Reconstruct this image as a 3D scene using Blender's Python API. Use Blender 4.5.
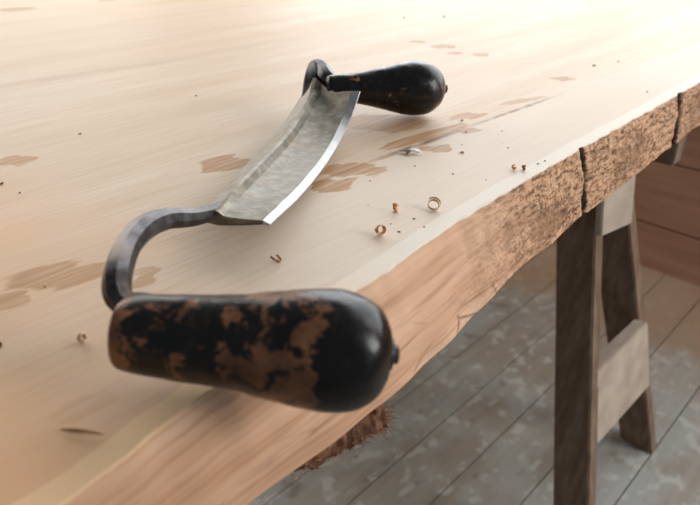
import bpy, bmesh, math, random
from mathutils import Vector, Matrix, noise
random.seed(7)
C = bpy.context.scene.collection
for o in list(bpy.data.objects): bpy.data.objects.remove(o)

# ------------------------------------------------------------------ camera
FP = 620.0                                   # focal length in pixels of the 700 px frame
PITCH = math.radians(29.62); YAW = math.radians(44.46)
CAM = Vector((0, 0, .155))                   # table top is z = 0, its long side runs along +y
R_ = Vector((math.cos(YAW), math.sin(YAW), 0))
HD = Vector((-math.sin(YAW), math.cos(YAW), 0))
F_ = HD*math.cos(PITCH) - Vector((0, 0, 1))*math.sin(PITCH)
U_ = HD*math.sin(PITCH) + Vector((0, 0, 1))*math.cos(PITCH)
cd = bpy.data.cameras.new('camera'); cam = bpy.data.objects.new('camera', cd); C.objects.link(cam)
cd.sensor_width = 36; cd.lens = FP/700*36; cd.clip_start = .01
m = Matrix((R_, U_, -F_)).transposed().to_4x4(); m.translation = CAM
cam.matrix_world = m
cd.dof.use_dof = True; cd.dof.focus_distance = .385; cd.dof.aperture_fstop = 11.0
bpy.context.scene.camera = cam
# ------------------------------------------------------------------ light
sc = bpy.context.scene
sc.view_settings.view_transform = 'Standard'; sc.view_settings.look = 'None'
sc.view_settings.gamma = 1; sc.view_settings.use_curve_mapping = False
sc.view_settings.exposure = 0.40
w = bpy.data.worlds.new('world'); sc.world = w; w.use_nodes = True
w.node_tree.nodes['Background'].inputs[0].default_value = (.80, .90, 1.0, 1)
w.node_tree.nodes['Background'].inputs[1].default_value = .18
def area(name, loc, to, sx, sy, power, col):
    l = bpy.data.lights.new(name, 'AREA'); l.shape = 'RECTANGLE'; l.size = sx; l.size_y = sy
    l.energy = power; l.color = col
    o = bpy.data.objects.new(name, l); C.objects.link(o); o.location = loc
    o.rotation_euler = (Vector(to)-Vector(loc)).to_track_quat('-Z', 'Y').to_euler()
    return o
area('window_daylight', (-.75, 1.80, .80), (-.65, .2, .25), 2.9, 1.35, 41, (.94, .97, 1))
area('left_fill_light', (-2.9, .7, .85), (-.4, .4, .1), 1.8, 1.3, 23, (1, .93, .85))  # added fill to brighten the left side, no window built there
area('right_fill_light', (1.7, 1.45, .75), (-.2, .5, -.4), 1.0, 1.2, 32, (1, .98, .96))  # added lamp out of view, lights the floor and faces turned right

def at(x, y, z=0.0):
    d = F_ + R_*((x-350)/FP) - U_*((y-252.5)/FP)
    return CAM + d*((z-CAM.z)/d.z)

# ------------------------------------------------------------------ helpers
def tag(o, label=None, cat=None, group=None, kind=None):
    if label: o['label'] = label
    if cat: o['category'] = cat
    if group: o['group'] = group
    if kind: o['kind'] = kind
    return o
def empty(name, loc, label, cat, group=None):
    o = bpy.data.objects.new(name, None); C.objects.link(o); o.location = loc; o.empty_display_size = .02
    return tag(o, label, cat, group)
def link(name, me, mat, parent=None, smooth=True):
    o = bpy.data.objects.new(name, me); C.objects.link(o)
    if mat: me.materials.append(mat)
    if smooth:
        for p in me.polygons: p.use_smooth = True
    if parent:
        o.parent = parent
        if parent.type == 'EMPTY': o.matrix_parent_inverse = Matrix.Translation(-parent.location)
    return o
def pymesh(name, vs, fs, mat, parent=None, smooth=True, uvs=None):
    me = bpy.data.meshes.new(name); me.from_pydata([tuple(v) for v in vs], [], fs)
    if uvs:
        ul = me.uv_layers.new(name='UVMap')
        for l in me.loops: ul.data[l.index].uv = uvs[l.vertex_index]
    me.validate(); me.update()
    o = link(name, me, mat, parent, smooth)
    bm = bmesh.new(); bm.from_mesh(me); bmesh.ops.recalc_face_normals(bm, faces=bm.faces); bm.to_mesh(me); bm.free()
    return o
def hexa(name, bot, top, mat, parent=None, bevel=.002, rough=0.0, cuts=0):
    """solid between two quads (4 points each, same order)"""
    bm = bmesh.new()
    b = [bm.verts.new(p) for p in bot]; t = [bm.verts.new(p) for p in top]
    bm.faces.new(b[::-1]); bm.faces.new(t)
    for i in range(4): bm.faces.new((b[i], b[(i+1) % 4], t[(i+1) % 4], t[i]))
    bmesh.ops.recalc_face_normals(bm, faces=bm.faces)
    if bevel: bmesh.ops.bevel(bm, geom=bm.edges[:], offset=bevel, segments=2, affect='EDGES')
    if cuts:
        bmesh.ops.subdivide_edges(bm, edges=bm.edges[:], cuts=cuts, use_grid_fill=True)
        for v in bm.verts: v.co += noise.noise_vector(v.co*18)*rough
    me = bpy.data.meshes.new(name); bm.to_mesh(me); bm.free()
    return link(name, me, mat, parent, smooth=False)
def catmull(pts, n):
    P = [Vector(p) for p in pts]; P = [2*P[0]-P[1]] + P + [2*P[-1]-P[-2]]
    out = []; k = len(P)-3
    for i in range(n+1):
        u = i/n*k; j = min(int(u), k-1); t = u-j
        a, b, c, d = P[j:j+4]
        out.append(.5*((2*b)+(c-a)*t+(2*a-5*b+4*c-d)*t*t+(3*b-a-3*c+d)*t**3))
    return out
def tube(name, pts, radii, mat, parent=None, seg=12, n=40, squash=None, smooth=True):
    path = catmull(pts, n); rr = catmull([(r, 0, 0) for r in radii], n)
    vs, fs = [], []; nrm = None
    for i, p in enumerate(path):
        t = (path[min(i+1, n)]-path[max(i-1, 0)]).normalized()
        if nrm is None: nrm = t.orthogonal().normalized()
        nrm = (nrm - t*nrm.dot(t)).normalized(); bn = t.cross(nrm)
        for k in range(seg):
            a = 2*math.pi*k/seg
            vs.append(p + (nrm*math.cos(a)+bn*math.sin(a))*rr[i].x)
    for i in range(n):
        for k in range(seg):
            fs.append((i*seg+k, i*seg+(k+1) % seg, (i+1)*seg+(k+1) % seg, (i+1)*seg+k))
    fs.append(tuple(range(seg))[::-1]); fs.append(tuple(n*seg+k for k in range(seg)))
    return pymesh(name, vs, fs, mat, parent, smooth)

# ------------------------------------------------------------------ material helpers
class NT:
    def __init__(s, name):
        s.m = bpy.data.materials.new(name); s.m.use_nodes = True
        s.t = s.m.node_tree; s.b = s.t.nodes['Principled BSDF']
        s.tc = s.n('ShaderNodeTexCoord')
    def n(s, kind, **kw):
        nd = s.t.nodes.new(kind)
        for k, v in kw.items(): setattr(nd, k, v)
        return nd
    def l(s, a, b): s.t.links.new(a, b)
    def set(s, sock, v):
        if hasattr(v, 'is_output') or isinstance(v, bpy.types.NodeSocket): s.l(v, sock)
        else: sock.default_value = v
    def noise(s, scale, detail=4, vec='Object', rough=.55, sc=1.0, dist=0.0):
        mp = s.n('ShaderNodeMapping'); s.l(s.tc.outputs[vec], mp.inputs[0]); mp.inputs['Scale'].default_value = scale
        nz = s.n('ShaderNodeTexNoise'); s.l(mp.outputs[0], nz.inputs['Vector'])
        nz.inputs['Scale'].default_value = sc; nz.inputs['Detail'].default_value = detail
        nz.inputs['Roughness'].default_value = rough; nz.inputs['Distortion'].default_value = dist
        return nz.outputs['Fac']
    def ramp(s, fac, lo, hi, a=0.0, b=1.0):
        r = s.n('ShaderNodeMapRange', interpolation_type='SMOOTHSTEP'); s.l(fac, r.inputs[0])
        r.inputs[1].default_value = lo; r.inputs[2].default_value = hi
        r.inputs[3].default_value = a; r.inputs[4].default_value = b
        return r.outputs[0]
    def math(s, op, a, b=0.0):
        r = s.n('ShaderNodeMath', operation=op); s.set(r.inputs[0], a); s.set(r.inputs[1], b); return r.outputs[0]
    def mix(s, fac, a, b):
        r = s.n('ShaderNodeMix', data_type='RGBA'); s.set(r.inputs[0], fac)
        for i, v in ((6, a), (7, b)):
            if isinstance(v, tuple): v = v if len(v) == 4 else (*v, 1)
            s.set(r.inputs[i], v)
        return r.outputs[2]
    def bump(s, h, strength, dist=.001):
        r = s.n('ShaderNodeBump'); s.l(h, r.inputs['Height']); r.inputs['Strength'].default_value = strength
        r.inputs['Distance'].default_value = dist; s.l(r.outputs[0], s.b.inputs['Normal'])
    def done(s, col, rough=.6, metal=0.0, spec=None):
        s.set(s.b.inputs['Base Color'], col if not isinstance(col, tuple) else (*col, 1)); s.set(s.b.inputs['Roughness'], rough); s.set(s.b.inputs['Metallic'], metal)
        if spec is not None: s.b.inputs['Specular IOR Level'].default_value = spec
        return s.m

# stains in the wood: pixel ends of the long axis, half height
STAINS = [(-6, 160, 32, 163, 6, .75), (198, 166, 252, 160, 8, .8), (4, 281, 112, 270, 13, .7), (-14, 304, 30, 296, 9, .6),
          (340, 124, 432, 121, 10, .65), (322, 171, 384, 168, 7, .85), (310, 187, 356, 182, 7, .8), (-10, 10, 38, 8.5, 2, .7),
          (374, 152, 472, 122, 5, .85), (448, 118, 492, 113, 2.6, .75), (420, 149, 453, 148, 5, .7), (455, 132, 486, 127, 3, .7), (500, 105, 548, 96, 2, .6), (548, 78, 576, 79, 2.2, .75),
          (408, 41, 424, 43, 1.8, .75), (430, 46, 458, 47, 2, .75), (447, 53, 462, 54, 1.6, .7), (471, 54, 490, 56, 2, .7),
          (95, 0, 118, 0, 1, .6), (130, 468, 205, 400, 8, .35), (350, 175, 385, 170, 5, .6), (118, 285, 160, 272, 9, .55),
          (40, 425, 110, 395, 14, .22), (200, 232, 300, 190, 12, .2)]
CRACK = [(312, 184, 372, 161, 1.4, .6), (368, 162.5, 470, 127, 2.8, .95), (466, 128, 560, 94.5, 1.6, .9)]
STREAK = [(-60, 95, 205, 56, 2.6, .28), (-40, 213, 230, 128, 1.6, .16), (-40, 332, 120, 262, 2.2, .15), (330, 60, 640, 18, 1.5, .1)]

def ellipse_masks(g, vec, lst, soft=.35):
    acc = None
    for x1, y1, x2, y2, hh, amt in lst:
        a, b = at(x1, y1), at(x2, y2); c = (a+b)/2; c2 = at((x1+x2)/2, (y1+y2)/2+hh)
        ax = (b-a)/2; n = Vector((-ax.y, ax.x, 0)).normalized()
        hw = abs((c2-at((x1+x2)/2, (y1+y2)/2)).dot(n))
        mp = g.n('ShaderNodeMapping', vector_type='TEXTURE'); g.l(vec, mp.inputs[0])
        mp.inputs['Location'].default_value = (c.x, c.y, 0)
        mp.inputs['Rotation'].default_value = (0, 0, math.atan2(ax.y, ax.x))
        mp.inputs['Scale'].default_value = (ax.length, max(hw, .0006), 1)
        ln = g.n('ShaderNodeVectorMath', operation='LENGTH'); g.l(mp.outputs[0], ln.inputs[0])
        v = g.ramp(ln.outputs['Value'], 1+soft*.4, 1-soft, 0, amt)
        acc = v if acc is None else g.math('MAXIMUM', acc, v)
    return acc
def top_wood(name, sap=False):
    g = NT(name)
    fine = g.noise((420, 16, 60), 5); broad = g.noise((26, 2.2, 5), 4); band = g.noise((9, .9, 2), 3)
    col = g.mix(g.ramp(broad, .32, .68), (.635, .475, .33), (.70, .555, .415))
    col = g.mix(g.ramp(fine, .42, .68, 0, .36), col, (.50, .32, .18))
    col = g.mix(g.ramp(band, .48, .68, 0, .14), col, (.62, .36, .19))
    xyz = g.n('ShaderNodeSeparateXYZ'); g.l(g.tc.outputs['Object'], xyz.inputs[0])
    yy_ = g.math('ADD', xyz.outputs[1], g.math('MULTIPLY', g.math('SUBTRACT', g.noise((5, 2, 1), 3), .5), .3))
    col = g.mix(g.ramp(yy_, .18, -.03, 0, .9), col, (.74, .40, .19))       # near end tinted warm, painting in the falloff of window sheen
    if sap: col = g.mix(g.ramp(yy_, .12, .24, 0, .6), col, (.68, .58, .47))
    # warped coordinates for ragged stain outlines
    wz = g.n('ShaderNodeTexNoise'); mp = g.n('ShaderNodeMapping'); g.l(g.tc.outputs['Object'], mp.inputs[0])
    mp.inputs['Scale'].default_value = (90, 26, 1); g.l(mp.outputs[0], wz.inputs['Vector']); wz.inputs['Scale'].default_value = 1; wz.inputs['Detail'].default_value = 5
    sub = g.n('ShaderNodeVectorMath', operation='SUBTRACT'); g.l(wz.outputs['Color'], sub.inputs[0]); sub.inputs[1].default_value = (.5, .5, .5)
    mul = g.n('ShaderNodeVectorMath', operation='MULTIPLY'); g.l(sub.outputs[0], mul.inputs[0]); mul.inputs[1].default_value = (.011, .036, 0)
    add = g.n('ShaderNodeVectorMath', operation='ADD'); g.l(g.tc.outputs['Object'], add.inputs[0]); g.l(mul.outputs[0], add.inputs[1])
    st = ellipse_masks(g, add.outputs[0], STAINS, .15)
    grain = g.noise((300, 14, 1), 4)
    st = g.math('MULTIPLY', st, g.ramp(grain, .35, .58, .5, 1))
    col = g.mix(g.math('MINIMUM', g.math('MULTIPLY', st, 1.25), .95), col, (.43, .215, .080))
    sk = ellipse_masks(g, add.outputs[0], STREAK, .9)
    col = g.mix(sk, col, (.33, .22, .14))
    mul2 = g.n('ShaderNodeVectorMath', operation='MULTIPLY'); g.l(sub.outputs[0], mul2.inputs[0]); mul2.inputs[1].default_value = (.002, .004, 0)
    add2 = g.n('ShaderNodeVectorMath', operation='ADD'); g.l(g.tc.outputs['Object'], add2.inputs[0]); g.l(mul2.outputs[0], add2.inputs[1])
    ck = ellipse_masks(g, add2.outputs[0], CRACK, .8)
    ck = g.math('MULTIPLY', ck, g.ramp(g.noise((120, 60, 1), 3), .35, .55, .35, 1))
    col = g.mix(ck, col, (.20, .105, .045))
    if sap:                                                   # fresh pale strip along the arris, bare brown wood on the edge face
        uv = g.n('ShaderNodeSeparateXYZ'); g.l(g.tc.outputs['UV'], uv.inputs[0])
        wob = g.noise((30, 30, 30), 3)
        u = g.math('ADD', uv.outputs[0], g.math('MULTIPLY', g.math('SUBTRACT', wob, .5), .004))
        strip = g.math('MULTIPLY', g.ramp(u, -.0115, -.0105), g.ramp(u, .001, -.0004))
        col = g.mix(g.math('MULTIPLY', strip, .8), col, g.mix(g.ramp(uv.outputs[1], .08, .22), (.85, .57, .32), (.74, .66, .55)))
        face = g.ramp(u, -.0002, .0012)
        fz = g.noise((60, 12, 420), 5); fb = g.noise((30, 5, 60), 3)
        fcol = g.mix(g.ramp(fb, .35, .65), (.54, .31, .185), (.67, .42, .275))
        fcol = g.mix(g.ramp(fz, .45, .7, 0, .55), fcol, (.36, .17, .085))
        # fine dark veins near the lower arris
        vor = g.n('ShaderNodeTexVoronoi', feature='DISTANCE_TO_EDGE'); mv = g.n('ShaderNodeMapping'); g.l(g.tc.outputs['Object'], mv.inputs[0])
        mv.inputs['Scale'].default_value = (70, 26, 60); g.l(mv.outputs[0], vor.inputs['Vector']); vor.inputs['Scale'].default_value = 1
        vein = g.math('MULTIPLY', g.ramp(vor.outputs['Distance'], .06, .0), g.math('MULTIPLY', g.ramp(uv.outputs[0], .026, .04), g.ramp(fb, .45, .6)))
        fcol = g.mix(g.math('MULTIPLY', vein, .7), fcol, (.14, .06, .03))
        # rough, bark-flecked far stretch
        far = g.ramp(g.math('ADD', uv.outputs[1], g.math('MULTIPLY', g.math('SUBTRACT', g.noise((8, 8, 20), 3), .5), .16)), .24, .36)
        bk = g.noise((60, 110, 460), 6, rough=.7)
        bcol = g.mix(g.ramp(bk, .36, .56), (.17, .08, .038), (.60, .355, .205))
        bcol = g.mix(g.ramp(g.noise((70, 60, 230), 5, rough=.7), .57, .62, 0, .9), bcol, (.075, .038, .02))
        cr_ = g.math('ABSOLUTE', g.math('SUBTRACT', g.noise((30, 150, 26), 4, rough=.6), .5))
        crk = g.math('MULTIPLY', g.ramp(cr_, .022, .006), g.ramp(g.noise((20, 30, 50), 3), .46, .58))
        bcol = g.mix(g.math('MULTIPLY', crk, .85), bcol, (.05, .027, .016))
        bcol = g.mix(g.ramp(g.noise((20, 16, 30), 4), .48, .66, 0, .6), bcol, (.20, .10, .05))
        fcol = g.mix(far, fcol, bcol)
        for yy, wd in ((.4205, .0035), (.622, .006)):          # two dark burnt-looking cross cracks
            d = g.math('ABSOLUTE', g.math('SUBTRACT', g.math('ADD', uv.outputs[1], g.math('MULTIPLY', g.math('SUBTRACT', g.noise((90, 0, 160), 5, rough=.7), .5), .012)), yy))
            fcol = g.mix(g.ramp(d, wd*1.35, wd*.5, 0, .96), fcol, (.022, .014, .011))
        col = g.mix(face, col, fcol); ru = g.math('ADD', g.math('MULTIPLY', face, .30), .55)
    g.bump(fine, .3, .0006)
    return g.done(col, ru if sap else .55, spec=.32)

def plain_wood(name, a, b, scale=(60, 6, 60), rough=.75, dark=(.1, .06, .04), damt=.4, island=False, spec=.3):
    g = NT(name)
    n1 = g.noise(scale, 5); n2 = g.noise(tuple(v*.2 for v in scale), 3)
    col = g.mix(g.ramp(n1, .3, .7), a, b)
    col = g.mix(g.ramp(n2, .5, .7, 0, damt), col, dark)
    g.bump(n1, .3, .001)
    return g.done(col, rough, spec=spec)

# materials
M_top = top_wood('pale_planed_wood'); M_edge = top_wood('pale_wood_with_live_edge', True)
M_leg = plain_wood('trestle_dark_wood', (.14, .090, .058), (.24, .16, .105), (70, 70, 7))
M_plate = plain_wood('trestle_grey_wood', (.36, .29, .23), (.47, .39, .31), (70, 20, 20), damt=.3, dark=(.2, .15, .11))
M_batten = plain_wood('batten_wood', (.16, .11, .08), (.24, .17, .12), (8, 70, 70))
M_wall = plain_wood('brown_wall_boards', (.40, .21, .13), (.50, .28, .18), (4, 20, 40), damt=.5, dark=(.22, .11, .065))
M_white = plain_wood('painted_window_wood', (.7, .7, .68), (.78, .78, .75), damt=.1)

def floor_mat():
    g = NT('weathered_floor_boards')
    isl = g.n('ShaderNodeNewGeometry').outputs['Random Per Island']
    n1 = g.noise((60, 5, 1), 5); blot = g.noise((9, 7, 1), 5); pt = g.noise((34, 26, 1), 5); big = g.noise((2.6, 1.9, 1), 3)
    col = g.mix(g.ramp(n1, .3, .7), (.275, .262, .228), (.35, .335, .295))
    col = g.mix(g.math('MULTIPLY', isl, .4), col, (.20, .165, .125))
    col = g.mix(g.ramp(big, .45, .65, 0, .5), col, (.27, .205, .14))
    col = g.mix(g.ramp(blot, .45, .65, 0, .5), col, (.36, .40, .395))
    col = g.mix(g.ramp(pt, .54, .64, 0, .7), col, (.47, .47, .43))
    col = g.mix(g.ramp(g.noise((26, 18, 3), 4), .60, .72, 0, .5), col, (.12, .105, .09))
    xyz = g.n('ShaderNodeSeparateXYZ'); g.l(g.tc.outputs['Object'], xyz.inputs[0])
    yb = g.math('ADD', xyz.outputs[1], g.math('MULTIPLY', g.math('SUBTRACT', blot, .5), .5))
    col = g.mix(g.ramp(yb, 1.2, 1.45, 0, .8), col, (.30, .185, .105))     # brown tint by the wall, painted-in bounce light off its boards
    g.bump(n1, .25, .002)
    return g.done(col, .55, spec=.4)
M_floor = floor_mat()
M_gap = plain_wood('dark_gap', (.10, .08, .055), (.13, .105, .07), damt=0)

def handle_mat(name, seedoff, wood_bias):
    g = NT(name)
    uv = g.n('ShaderNodeSeparateXYZ'); g.l(g.tc.outputs['UV'], uv.inputs[0])
    cr = g.n('ShaderNodeValToRGB'); g.l(uv.outputs[0], cr.inputs[0])
    el = cr.color_ramp.elements
    while len(el) < len(wood_bias): el.new(.5)
    for e, (p, v) in zip(el, wood_bias): e.position = p; e.color = (v, v, v, 1)
    mp = g.n('ShaderNodeMapping'); g.l(g.tc.outputs['Object'], mp.inputs[0]); mp.inputs['Location'].default_value = (seedoff, seedoff*.7, 0)
    def nz(s, d, dist=0, r=.6):
        n = g.n('ShaderNodeTexNoise'); g.l(mp.outputs[0], n.inputs['Vector']); n.inputs['Scale'].default_value = s
        n.inputs['Detail'].default_value = d; n.inputs['Distortion'].default_value = dist; n.inputs['Roughness'].default_value = r; return n.outputs['Fac']
    patch = g.math('ADD', g.math('MULTIPLY', g.math('SUBTRACT', nz(95, 6, .4), .5), 2.2), cr.outputs[0])
    wood = g.mix(g.ramp(nz(60, 4), .35, .65), (.10, .040, .017), (.27, .11, .045))
    wood = g.mix(g.ramp(nz(240, 4), .52, .7, 0, .8), wood, (.05, .022, .014))
    blk = g.mix(g.ramp(nz(150, 4), .5, .75), (.004, .003, .002), (.020, .012, .007))
    mask = g.ramp(patch, .44, .60)
    col = g.mix(mask, blk, wood)
    g.bump(g.math('ADD', nz(260, 4), g.math('MULTIPLY', mask, -.4)), .3, .0006)
    return g.done(col, g.ramp(nz(120, 3), .3, .7, .2, .36), spec=.32)
M_h1 = handle_mat('worn_black_over_brown_wood', 3.1, [(0, .75), (.05, .7), (.10, .36), (.46, .37), (.56, .60), (.74, .62), (.82, .10), (1, .05)])
M_h2 = handle_mat('black_lacquered_wood', 8.4, [(0, .25), (.3, .22), (.6, .16), (.8, .1), (.92, .34), (1, .1)])

def steel(name, a, b, rough, rust=.4, sc=90):
    g = NT(name)
    n1 = g.noise((sc, sc, sc), 6, rough=.65); n2 = g.noise((sc*.35,)*3, 4); n3 = g.noise((sc*6, sc*2, sc*2), 4)
    col = g.mix(g.ramp(n1, .35, .68), a, b)
    col = g.mix(g.ramp(n2, .48, .68, 0, rust), col, (.16, .105, .065))
    col = g.mix(g.ramp(n3, .6, .72, 0, .5), col, (.05, .04, .035))
    g.bump(n1, .18, .0005)
    return g.done(col, g.math('ADD', g.math('MULTIPLY', n1, .25), rough), .85)
M_blade = steel('aged_blade_steel', (.11, .098, .075), (.24, .22, .175), .34, .35, 150)
M_bevel = steel('bright_honed_steel', (.42, .415, .41), (.56, .55, .54), .42, .08)
M_tang = steel('dark_forged_steel', (.022, .020, .021), (.085, .082, .085), .24, .3, 120)
M_shav = plain_wood('orange_wood_shaving', (.60, .30, .11), (.74, .44, .20), (300, 300, 300), damt=.2, dark=(.3, .12, .05))
M_pshav = plain_wood('pale_wood_shaving', (.60, .42, .24), (.74, .56, .36), (300, 300, 300), damt=.2, dark=(.3, .15, .07))
M_flake = plain_wood('silvery_flake', (.55, .50, .44), (.75, .72, .68), (300, 300, 300), damt=.5, dark=(.15, .1, .07))
M_crumb = plain_wood('dark_bark_crumb', (.06, .035, .02), (.13, .075, .045), (400, 400, 400), damt=.2)
M_rcrumb = plain_wood('red_brown_crumb', (.33, .10, .03), (.42, .17, .06), (400, 400, 400), damt=.2)
M_stick = plain_wood('splinter_wood', (.25, .11, .04), (.36, .18, .07), (200, 200, 200), damt=.2)
M_bark = plain_wood('fibrous_bark', (.10, .045, .025), (.27, .13, .075), (160, 160, 160), damt=.5, dark=(.04, .02, .012), spec=.1)
M_bark2 = plain_wood('bark_fibres', (.33, .165, .09), (.50, .28, .17), (160, 160, 160), damt=.3, dark=(.1, .05, .03), spec=.1)

# ------------------------------------------------------------------ setting
FZ = -.78; WY = 1.72
vs, fs = [], []
gaps = [-3.2, -2.9, -2.6, -2.35, -2.1, -1.85, -1.62, -1.4, -1.22, -1.08, -.95, -.84, -.735, -.625, -.52, -.415, -.30, -.18, -.06, .08, .22, .36, .5, .66, .82, 1.0, 1.2, 1.4]
def quadbox(x0, x1, y0, y1, z0, z1):
    k = len(vs)
    vs.extend([(x0, y0, z0), (x1, y0, z0), (x1, y1, z0), (x0, y1, z0), (x0, y0, z1), (x1, y0, z1), (x1, y1, z1), (x0, y1, z1)])
    fs.extend([tuple(k+i for i in f) for f in ((3, 2, 1, 0), (4, 5, 6, 7), (0, 1, 5, 4), (1, 2, 6, 5), (2, 3, 7, 6), (3, 0, 4, 7))])
for a, b in zip(gaps, gaps[1:]):
    quadbox(a+.0012, b-.0012, -1.6, WY, FZ-.03, FZ)
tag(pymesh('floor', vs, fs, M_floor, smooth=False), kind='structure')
vs, fs = [], []; quadbox(gaps[0], gaps[-1], -1.6, WY+.06, FZ-.05, FZ-.012)
tag(pymesh('floor_underlay', vs, fs, M_gap, smooth=False), kind='structure')
vs, fs = [], []
zb = [FZ-.012, -.645, -.46, -.27, -.08, .06]                        # horizontal boards under the window
for a, b in zip(zb, zb[1:]): quadbox(gaps[0], gaps[-1], WY, WY+.05, a+.0025, b-.0025)
quadbox(gaps[0], -2.25, WY, WY+.05, .06, 1.75); quadbox(.75, gaps[-1], WY, WY+.05, .06, 1.75); quadbox(-2.25, .75, WY, WY+.05, 1.5, 1.75)
tag(pymesh('wall_back', vs, fs, M_wall, smooth=False), kind='structure')
vs, fs = [], []
for x0, x1, z0, z1 in ((-2.25, .75, .06, .11), (-2.25, .75, 1.45, 1.5), (-2.25, -2.20, .11, 1.45), (.70, .75, .11, 1.45), (-.77, -.73, .11, 1.45)):
    quadbox(x0, x1, WY-.01, WY+.04, z0, z1)
tag(pymesh('window_1', vs, fs, M_white, smooth=False), kind='structure')

# ------------------------------------------------------------------ table top
TT = .05
table = empty('table_top', (-.7, .6, -TT), 'thick pale wooden table top with stained boards and rough live edge', 'table top')
def lerp_pts(p, y):
    if y <= p[0][0]: return p[0][1]
    for (a, b), (c, d) in zip(p, p[1:]):
        if y <= c:
            t = (y-a)/(c-a); t = t*t*(3-2*t)*.4+t*.6; return b+(d-b)*t
    return p[-1][1]
XT = [(-.5, -.140), (.029, -.146), (.085, -.155), (.178, -.165), (.276, -.174), (.42, -.1785), (.676, -.183), (1.6, -.190)]
XB = [(-.5, -.140), (.088, -.141), (.166, -.141), (.217, -.146), (.319, -.160), (.42, -.1675), (.707, -.180), (1.6, -.188)]
def joint(y): return -.2775+.021*(y-.2)*2.2                           # joint between the two boards
Y0, Y1 = -.45, 1.62
ys = []; y = Y0
while y < Y1:
    ys.append(y); y += .02 if y < -.06 else .0016 if y < .75 else .006
ys.append(Y1)
rows_top = 8; rows_face = 26
vs, fs, uvs = [], [], []
def jx(y): return -.262+.02*(y-.5)
NR = None
for y in ys:
    xt = lerp_pts(XT, y)+.0008*noise.noise(Vector((y*22, 3, 0)))+.0007*noise.noise(Vector((y*90, 7, 0)))
    xb = lerp_pts(XB, y)+.0016*noise.noise(Vector((y*26, 11, 0)))
    rough = min(1, max(0, (y-.22)/.14))
    col = []
    x0 = jx(y)+.00005
    col.append((x0, -TT)); col.append((x0, -.0001)); 
    for i in range(rows_top+1):
        t = i/rows_top; col.append((x0+.0001+(xt-.0012-x0-.0001)*t, 0))
    nf0 = len(col)
    for i in range(rows_face+1):
        v = i/rows_face
        x = xt+(xb-xt)*v + .003*math.sin(math.pi*v)*(1-.3*rough)
        z = -.0008-(TT-.0012)*v
        p = Vector((0, y, z))
        dx = .0006*noise.noise(Vector((1, y*30, z*160)))
        dx += rough*.34*(.0032*noise.noise(Vector((5, y*42, z*90)))+.0026*noise.noise(Vector((9, y*120, z*260)))+.0014*noise.noise(Vector((2, y*320, z*520))))*min(1, v*6+.25)
        for yy, wd, dp in ((.4205, .0022, .003), (.622, .0036, .006)):
            dd = (y-yy-.004*noise.noise(Vector((z*70, 3, yy))))/wd
            dx -= dp*math.exp(-dd*dd)
        z += rough*.0012*noise.noise(Vector((7, y*110, z*200)))*math.sin(math.pi*v)
        col.append((x+dx, z))
    col.append((col[-1][0]-.004, -TT))
    acc = 0
    for i, (x, z) in enumerate(col):
        vs.append((x, y, z))
        if i >= nf0-1+1:
            px, pz = col[i-1]; acc += math.hypot(x-px, z-pz) if i > nf0 else .0
            uvs.append((acc+.0004, y))
        else: uvs.append((x-xt if z > -.01 else -.2, y))
    NR = len(col)
for j in range(len(ys)-1):
    for i in range(NR):
        k = (i+1) % NR
        fs.append((j*NR+i, (j+1)*NR+i, (j+1)*NR+k, j*NR+k))
fs.append(tuple(range(NR))); fs.append(tuple((len(ys)-1)*NR+i for i in range(NR))[::-1])
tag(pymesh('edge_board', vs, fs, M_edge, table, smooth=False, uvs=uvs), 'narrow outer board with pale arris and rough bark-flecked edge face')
vs, fs = [], []
xa = -1.45
for y in (Y0, .1, .5, 1.0, Y1):
    vs += [(xa, y, -TT), (xa, y, 0), (jx(y)-.0001, y, 0), (jx(y)-.00005, y, -.0001), (jx(y)-.00005, y, -TT)]
for j in range(4):
    for i in range(5): k = (i+1) % 5; fs.append((j*5+i, (j+1)*5+i, (j+1)*5+k, j*5+k))
fs.append((0, 1, 2, 3, 4)); fs.append((24, 23, 22, 21, 20))
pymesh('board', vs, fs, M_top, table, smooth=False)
tag(hexa('crossbeam', [(-1.3, .885, -.165), (-.245, .885, -.165), (-.245, .915, -.165), (-1.3, .915, -.165)],
     [(-1.3, .885, -TT-.0002), (-.245, .885, -TT-.0002), (-.245, .915, -TT-.0002), (-1.3, .915, -TT-.0002)], M_batten, None, .002),
    'dark crossbeam under the table top behind the trestle, its pale end showing', 'beam')
# fibrous bark left hanging under the near edge
bp = [at(287, 464, -.0570), at(305, 452, -.0585), at(325, 440, -.060), at(345, 428, -.062), at(362, 418, -.063), at(376, 412, -.064)]
path = catmull(bp, 70); vs, fs = [], []; seg = 22
for i, p in enumerate(path):
    t = i/70; r = (.0066+.0034*t)*(1-max(0, .12-t)/.12*.7); d = (path[min(i+1, 70)]-path[max(i-1, 0)]).normalized()
    n = Vector((0, 0, 1)); b = d.cross(n).normalized()
    for k in range(seg):
        a = 2*math.pi*k/seg; q = p+n*math.sin(a)*r*.95+b*math.cos(a)*r
        nn = (q-p).normalized(); q = q+nn*(.0035*noise.noise(q*170)+.0014*noise.noise(q*500)+.0009*noise.noise(q*1500))
        q.z = min(q.z, -TT-.0003); vs.append(q)
for i in range(70):
    for k in range(seg): fs.append((i*seg+k, i*seg+(k+1) % seg, (i+1)*seg+(k+1) % seg, (i+1)*seg+k))
fs.append(tuple(range(seg))[::-1]); fs.append(tuple(70*seg+k for k in range(seg)))
bark = tag(pymesh('bark_strip', vs, fs, M_bark), 'shaggy red-brown strip of bark hanging under the near edge of the table top', 'bark')
vs, fs = [], []
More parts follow.
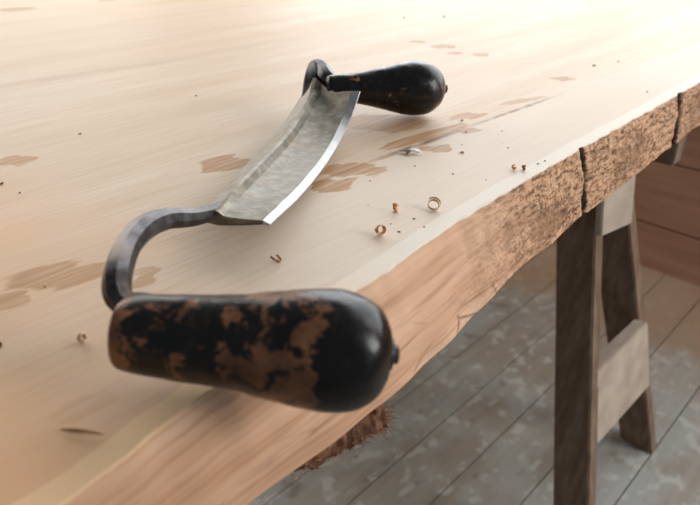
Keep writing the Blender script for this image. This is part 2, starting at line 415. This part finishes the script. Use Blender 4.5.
def hair(p, d, L, r, curl):
    global vs, fs
    pts = [p]; dd = d.normalized()
    for i in range(6):
        dd = (dd+noise.noise_vector(pts[-1]*300+Vector((i, L*999, 0)))*curl).normalized(); pts.append(pts[-1]+dd*L/6)
    k = len(vs); s = Vector((.3, .5, 1)).cross(dd).normalized(); s2 = dd.cross(s).normalized()
    for i, q in enumerate(pts):
        rr = r*(1-i/8)
        for a in range(3): vs.append(q+(s*math.cos(a*2.09)+s2*math.sin(a*2.09))*rr)
    for i in range(6):
        for a in range(3): fs.append((k+i*3+a, k+i*3+(a+1) % 3, k+i*3+3+(a+1) % 3, k+i*3+3+a))
for i in range(1300):
    t = random.random()**.65; p = path[int(t*70)] + Vector((random.gauss(0, .0042), random.gauss(0, .0042), -random.random()*.007))
    p.z = min(p.z, -.052)
    d = Vector((random.gauss(.5, .6), random.gauss(.4, .6), random.gauss(-.3, .5)))
    hair(p, d, random.uniform(.003, .006)*(.5+.8*t), .00028, 1.5)
for i in range(26):
    p = path[68] + Vector((random.gauss(0, .002), random.gauss(0, .002), -random.random()*.003))
    p.z = min(p.z, -.052)
    hair(p, Vector((.5, .6, random.uniform(-.25, .1))), random.uniform(.007, .012), .0003, .45)
for i, v in enumerate(vs):
    if v.z > -TT-.0004: vs[i] = Vector((v.x, v.y, -TT-.0004))
tag(pymesh('bark_fibre', vs, fs, M_bark2, bark, smooth=False), kind='stuff')

# ------------------------------------------------------------------ sawhorse
horse = empty('sawhorse', (-.75, .82, FZ), 'dark wooden trestle with pale cross plates holding up the table top', 'sawhorse')
def slant_board(name, top, foot, wx, ty, mat):
    """top / foot: outer (+x) edge centre; wx width towards -x, ty thickness along y"""
    def q(p): return [(p[0]-wx, p[1]-ty/2, p[2]), (p[0], p[1]-ty/2, p[2]), (p[0], p[1]+ty/2, p[2]), (p[0]-wx, p[1]+ty/2, p[2])]
    return hexa(name, q(foot), q(top), mat, horse, .002, .0012, 4)
hexa('beam', [(-1.25, .795, -.13), (-.31, .795, -.13), (-.31, .84, -.13), (-1.25, .84, -.13)],
     [(-1.25, .795, -TT), (-.31, .795, -TT), (-.31, .84, -TT), (-1.25, .84, -TT)], M_leg, horse, .002)
slant_board('leg', (-.322, .805, -.10), (-.131, .658, FZ), .057, .026, M_leg)
slant_board('leg', (-.306, .832, -.10), (-.178, 1.03, FZ), .062, .026, M_leg)
slant_board('leg', (-1.16, .803, -.10), (-1.32, .655, FZ), .062, .026, M_leg)
slant_board('leg', (-1.16, .832, -.10), (-1.32, 1.03, FZ), .062, .026, M_leg)
def plate(name, pts, th):
    a = [Vector(p) for p in pts]; n = (a[1]-a[0]).cross(a[3]-a[0]).normalized()
    if n.x > 0: n = -n
    return hexa(name, [p+n*th for p in a], a, M_plate, horse, .0015)
plate('cross_plate', [at(597, 372, -.43), at(597, 445, -.552), at(650, 385, -.552), at(648, 322, -.43)], .022)
plate('cross_plate', [(-.291, .742, -.07), (-.262, .730, -.222), (-.262, .832, -.240), (-.291, .845, -.07)], .010)

# ------------------------------------------------------------------ drawknife
knife = empty('drawknife', tuple(at(270, 200, 0)), 'old drawknife with curved steel blade and two worn black wooden handles', 'drawknife')
# blade: matching points along the spine and along the cutting edge
SP = [(197, 214, .0190), (239, 170, .0135), (277, 130, .0135), (299, 97, .0200), (306, 80, .0270)]
ED = [(270, 222, .0190), (305, 189, .0105), (333, 152, .0085), (350, 117, .0190), (359, 90, .0350)]
N = 60
S = catmull([at(*p) for p in SP], N); E = catmull([at(*p) for p in ED], N)
sec = [(0, -.0012), (.06, .0006), (.25, .0056), (.30, .0052), (.36, .0014), (.48, .0004), (.66, .0002), (.9, .0010), (.9, -.0018), (.5, -.0030), (.2, -.0036), (.03, -.0032)]
bev = [(.902, .0010), (1.0, -.0010), (1.0, -.0018), (.902, -.0018)]
def loft(name, sec, mat, parent, smooth=True):
    vs, fs = [], []; k = len(sec)
    for i in range(N+1):
        Wv = E[i]-S[i]; L = (S[min(i+1, N)]-S[max(i-1, 0)]+E[min(i+1, N)]-E[max(i-1, 0)]).normalized()
        up = L.cross(Wv).normalized()
        if up.z < 0: up = -up
        tf = 1-.55*max(0, 1-i/8)
        for a, h in sec:
            vs.append(S[i]+Wv*a+up*(h*(tf if h > 0 else 1+1.3*max(0, 1-i/7)*(a < .84))+.0003*noise.noise((S[i]+Wv*a)*170))-L*(.007*max(0, (i-N+14)/14)*math.sin(math.pi*min(1, max(0, (a-.3)/.7))))+L*(.008*max(0, 1-i/10) if -.1 < h < -.0025 and a < .84 else 0))
    for i in range(N):
        for j in range(k): fs.append((i*k+j, i*k+(j+1) % k, (i+1)*k+(j+1) % k, (i+1)*k+j))
    fs.append(tuple(range(k))); fs.append(tuple(N*k+j for j in range(k))[::-1])
    o = pymesh(name, vs, fs, mat, parent, smooth)
    if smooth:
        md = o.modifiers.new('es', 'EDGE_SPLIT'); md.split_angle = math.radians(28)
    return o
blade = tag(loft('blade', sec, M_blade, knife), 'grey patinated curved steel blade')
tag(loft('cutting_edge', bev, M_bevel, blade), 'bright honed bevel along the blade')
def pix(l): return [at(x, y, z) for x, y, z in l]
t1 = tube('tang', pix([(244, 190, .0120), (222, 208, .0170), (194, 217, .0225), (165, 219, .0305), (144, 228, .0345), (128, 246, .0355), (119, 270, .0350), (117, 291, .0320), (125, 303, .0290), (146, 303, .0270), (168, 305, .0250)]),
     [.0022, .0036, .0047, .0052, .0054, .0054, .0053, .0052, .0048, .004, .003], M_tang, knife, seg=8, n=70, smooth=False)
t2 = tube('tang', pix([(301, 116, .0120), (309, 98, .0185), (313, 80, .0290), (316, 69, .0345), (322, 70, .0350), (328, 79, .0320), (340, 86, .0265), (356, 88, .0245)]),
     [.003, .0064, .0076, .0074, .0070, .0066, .0055, .0040], M_tang, knife, seg=8, n=50, smooth=False)
for t in (t1, t2): tag(t, 'dark bent tang of forged steel')
def lathe(name, A, B, prof, mat, parent, seg=48):
    A, B = Vector(A), Vector(B); ax = B-A; L = ax.length; d = ax.normalized()
    n = (Vector((0, 0, 1))-d*d.z).normalized(); b = d.cross(n)
    pr = catmull([(s, r, 0) for s, r in prof], 90); vs, fs, uvs = [], [], []
    for q in pr:
        for k in range(seg):
            a = 2*math.pi*k/seg; s, r = q.x, max(q.y, .0002)
            p = A+d*(s*L)+(n*math.cos(a)+b*math.sin(a))*r
            p += (n*math.cos(a)+b*math.sin(a))*.0004*noise.noise(p*110)
            vs.append(p); uvs.append((s, k/seg))
    m_ = len(pr)
    for i in range(m_-1):
        for k in range(seg): fs.append((i*seg+k, i*seg+(k+1) % seg, (i+1)*seg+(k+1) % seg, (i+1)*seg+k))
    fs.append(tuple(range(seg))[::-1]); fs.append(tuple((m_-1)*seg+k for k in range(seg)))
    return pymesh(name, vs, fs, mat, parent, True, uvs)
A1, B1 = at(119, 332, .0225), at(392, 354.5, .0170)
h1 = tag(lathe('handle', A1, B1, [(-.002, .0090), (.012, .0122), (.05, .0136), (.15, .0147), (.3, .0157), (.45, .0170), (.6, .0195), (.72, .0211), (.81, .0213), (.89, .0195), (.95, .0157), (.985, .0102), (1.0, .0045)], M_h1, knife),
         'near handle with black finish worn through to brown wood')
dh = (B1-A1).normalized()
tag(lathe('tang_tip', B1-dh*.003, B1+dh*.0026, [(0, .0056), (.5, .0056), (.62, .0046), (.68, .0034), (.9, .0032), (1, .0018)], M_tang, h1, 20), 'small dark metal tip of the tang')
A2, B2 = at(318, 88, .0285), at(443, 88.5, .0215)
h2 = tag(lathe('handle', A2, B2, [(.06, .0062), (.08, .0095), (.14, .0104), (.28, .0118), (.42, .0142), (.56, .0177), (.68, .0206), (.78, .0214), (.87, .0198), (.94, .0155), (.98, .0100), (1.0, .0050)], M_h2, knife),
         'far handle, almost entirely glossy black')
dh = (B2-A2).normalized()
tag(lathe('tang_tip', B2-dh*.003, B2+dh*.0034, [(0, .0056), (.5, .0056), (.62, .0046), (.68, .0034), (.9, .0032), (1, .0018)], M_tang, h2, 20), 'small dark metal tip of the tang')

# ------------------------------------------------------------------ shavings and crumbs
def ribbon(name, c, turns, r0, r1, wid, axis, phase, mat, label, drift=0, th=.00035, group='small curled wood shavings'):
    ax = Vector(axis).normalized(); u = ax.orthogonal().normalized()
    up = Vector((0, 0, 1)); u = (up-ax*up.dot(ax)).normalized() if abs(ax.z) < .9 else Vector((1, 0, 0)); v = ax.cross(u)
    n = 46; vs, fs = [], []
    for i in range(n+1):
        t = i/n; a = phase+turns*2*math.pi*t; r = r0+(r1-r0)*t; w2 = wid/2*(1-.5*abs(t-.5))
        for rr in (r, r-th):
            for s in (-1, 1):
                vs.append(Vector((0, 0, 0))+(u*math.cos(a)+v*math.sin(a))*rr+ax*(s*w2+drift*(t-.5)+.0004*noise.noise(Vector((t*9, s, 1)))))
    for i in range(n):
        a, b = i*4, i*4+4
        fs += [(a, a+1, b+1, b), (a+2, b+2, b+3, a+3), (a, b, b+2, a+2), (a+1, a+3, b+3, b+1)]
    fs += [(0, 2, 3, 1), (n*4, n*4+1, n*4+3, n*4+2)]
    zmin = min(q.z for q in vs); vs = [q-Vector((0, 0, zmin)) for q in vs]
    o = pymesh(name, vs, fs, mat, None, True); o.location = (c.x, c.y, .0001)
    return tag(o, label, 'wood shaving', group)
ribbon('wood_shaving', at(380.5, 235), 1.7, .0030, .0017, .0046, (.75, -.5, .38), 1.3, M_shav, 'tightly rolled orange wood shaving, nearest the big near handle')
ribbon('wood_shaving', at(396, 212), .75, .0022, .0032, .0026, (.5, .8, .1), 2.4, M_shav, 'smallest flat orange wood chip between two curled shavings')
ribbon('wood_shaving', at(433.5, 209), 1.45, .0030, .0042, .0022, (.35, -.45, .82), 4.2, M_pshav, 'open ring-shaped pale wood shaving with a loose end, beside the table edge', .002)
ribbon('wood_shaving', at(514, 170), .9, .0014, .0020, .0020, (.3, .8, .3), 1, M_shav, 'left one of two tiny orange shavings close to the live edge')
ribbon('wood_shaving', at(523.5, 170.5), 1.3, .0020, .0012, .0022, (.8, .4, .2), 2, M_rcrumb, 'right reddish one of two tiny shavings close to the live edge')
ribbon('wood_shaving', at(275, 262), .6, .0030, .0042, .0012, (.3, .5, .8), .5, M_stick, 'thin brown hooked shaving lying below the blade corner')
ribbon('wood_shaving', at(83, 341), 1.2, .0020, .0013, .0024, (.7, .5, .3), 1, M_pshav, 'crumpled tan shaving left of the near handle')
def lump(name, c, sx, sy, sz, rot, mat, seed, rough=.35):
    bm = bmesh.new(); bmesh.ops.create_icosphere(bm, subdivisions=2, radius=1)
    cr, sr = math.cos(rot), math.sin(rot)
    for v in bm.verts:
        p = v.co*(1+rough*noise.noise(v.co*1.7+Vector((seed*3.7, 0, 0)))*2)
        p = Vector((p.x*sx, p.y*sy, p.z*sz)); v.co = Vector((p.x*cr-p.y*sr, p.x*sr+p.y*cr, p.z))
    zm = min(v.co.z for v in bm.verts)
    for v in bm.verts: v.co.z -= zm
    me = bpy.data.meshes.new(name); bm.to_mesh(me); bm.free()
    o = link(name, me, mat); o.location = (c.x, c.y, 0); return o
a, b = at(62, 432), at(105, 437); d = (b-a)
st = tube('splinter', [a+Vector((0, 0, .0012)), a+d*.3+Vector((0, 0, .0014)), a+d*.6+Vector((0, 0, .0016)), b+Vector((0, 0, .0012))], [.0003, .0007, .0006, .0002], M_stick, None, 7, 16)
tag(st, 'long thin brown wood splinter at the lower left corner of the table top', 'splinter')
fl = lump('flake', at(410, 154), .0058, .0024, .0011, .75, M_flake, 4, .95); tag(fl, 'silvery grey flake lying by the dark crack in the table top', 'flake')
SPEC = [(2, 184, 1.5), (20, 193, .9), (80, 134, .8), (0, 345, 2.4), (45, 287, 1.0), (391, 224, .8), (370, 181, .7), (399, 232, 1.2), (414, 219, .9), (462, 153, 1.6), (415, 166, .8), (453, 174, 1.0),
        (466, 132, 1.0), (502, 131, .7), (508, 148, .7), (538, 164, 1.0), (545, 161, .9), (196, 96, .8), (404, 18, 1.2), (444, 17, 1.3), (594, 66, 1.2), (647, 92, .9), (618, 62, .8), (271, 257, .6), (462, 145, .7), (368, 205, .6), (462, 121, 1.4), (424, 227, .7), (486, 180, .6)]
for i, (x, y, s) in enumerate(SPEC):
    c = at(x, y); k = (c-CAM).length/620*.001*1000
    red = (x, y) in ((462, 153), (538, 164))
    o = lump('bark_crumb', c, s*k*random.uniform(.9, 1.9), s*k*.65, s*k*.45, random.uniform(0, 3), M_rcrumb if red else M_crumb, i, .4)
    if red: tag(o, 'tiny reddish crumb on the table top, ' + ('short of the silvery flake' if x == 462 else 'past the pair of shavings'), 'crumb')
    elif (x, y) == (0, 345): tag(o, 'dark brown bark crumb at the very left border of the photo', 'crumb')
    elif (x, y) == (462, 121): tag(o, 'largest dark crumb lying in the crack of the table top', 'crumb')
    else: tag(o, 'tiny dark speck of bark scattered on the pale table top', 'crumb', 'dark specks on the table top')
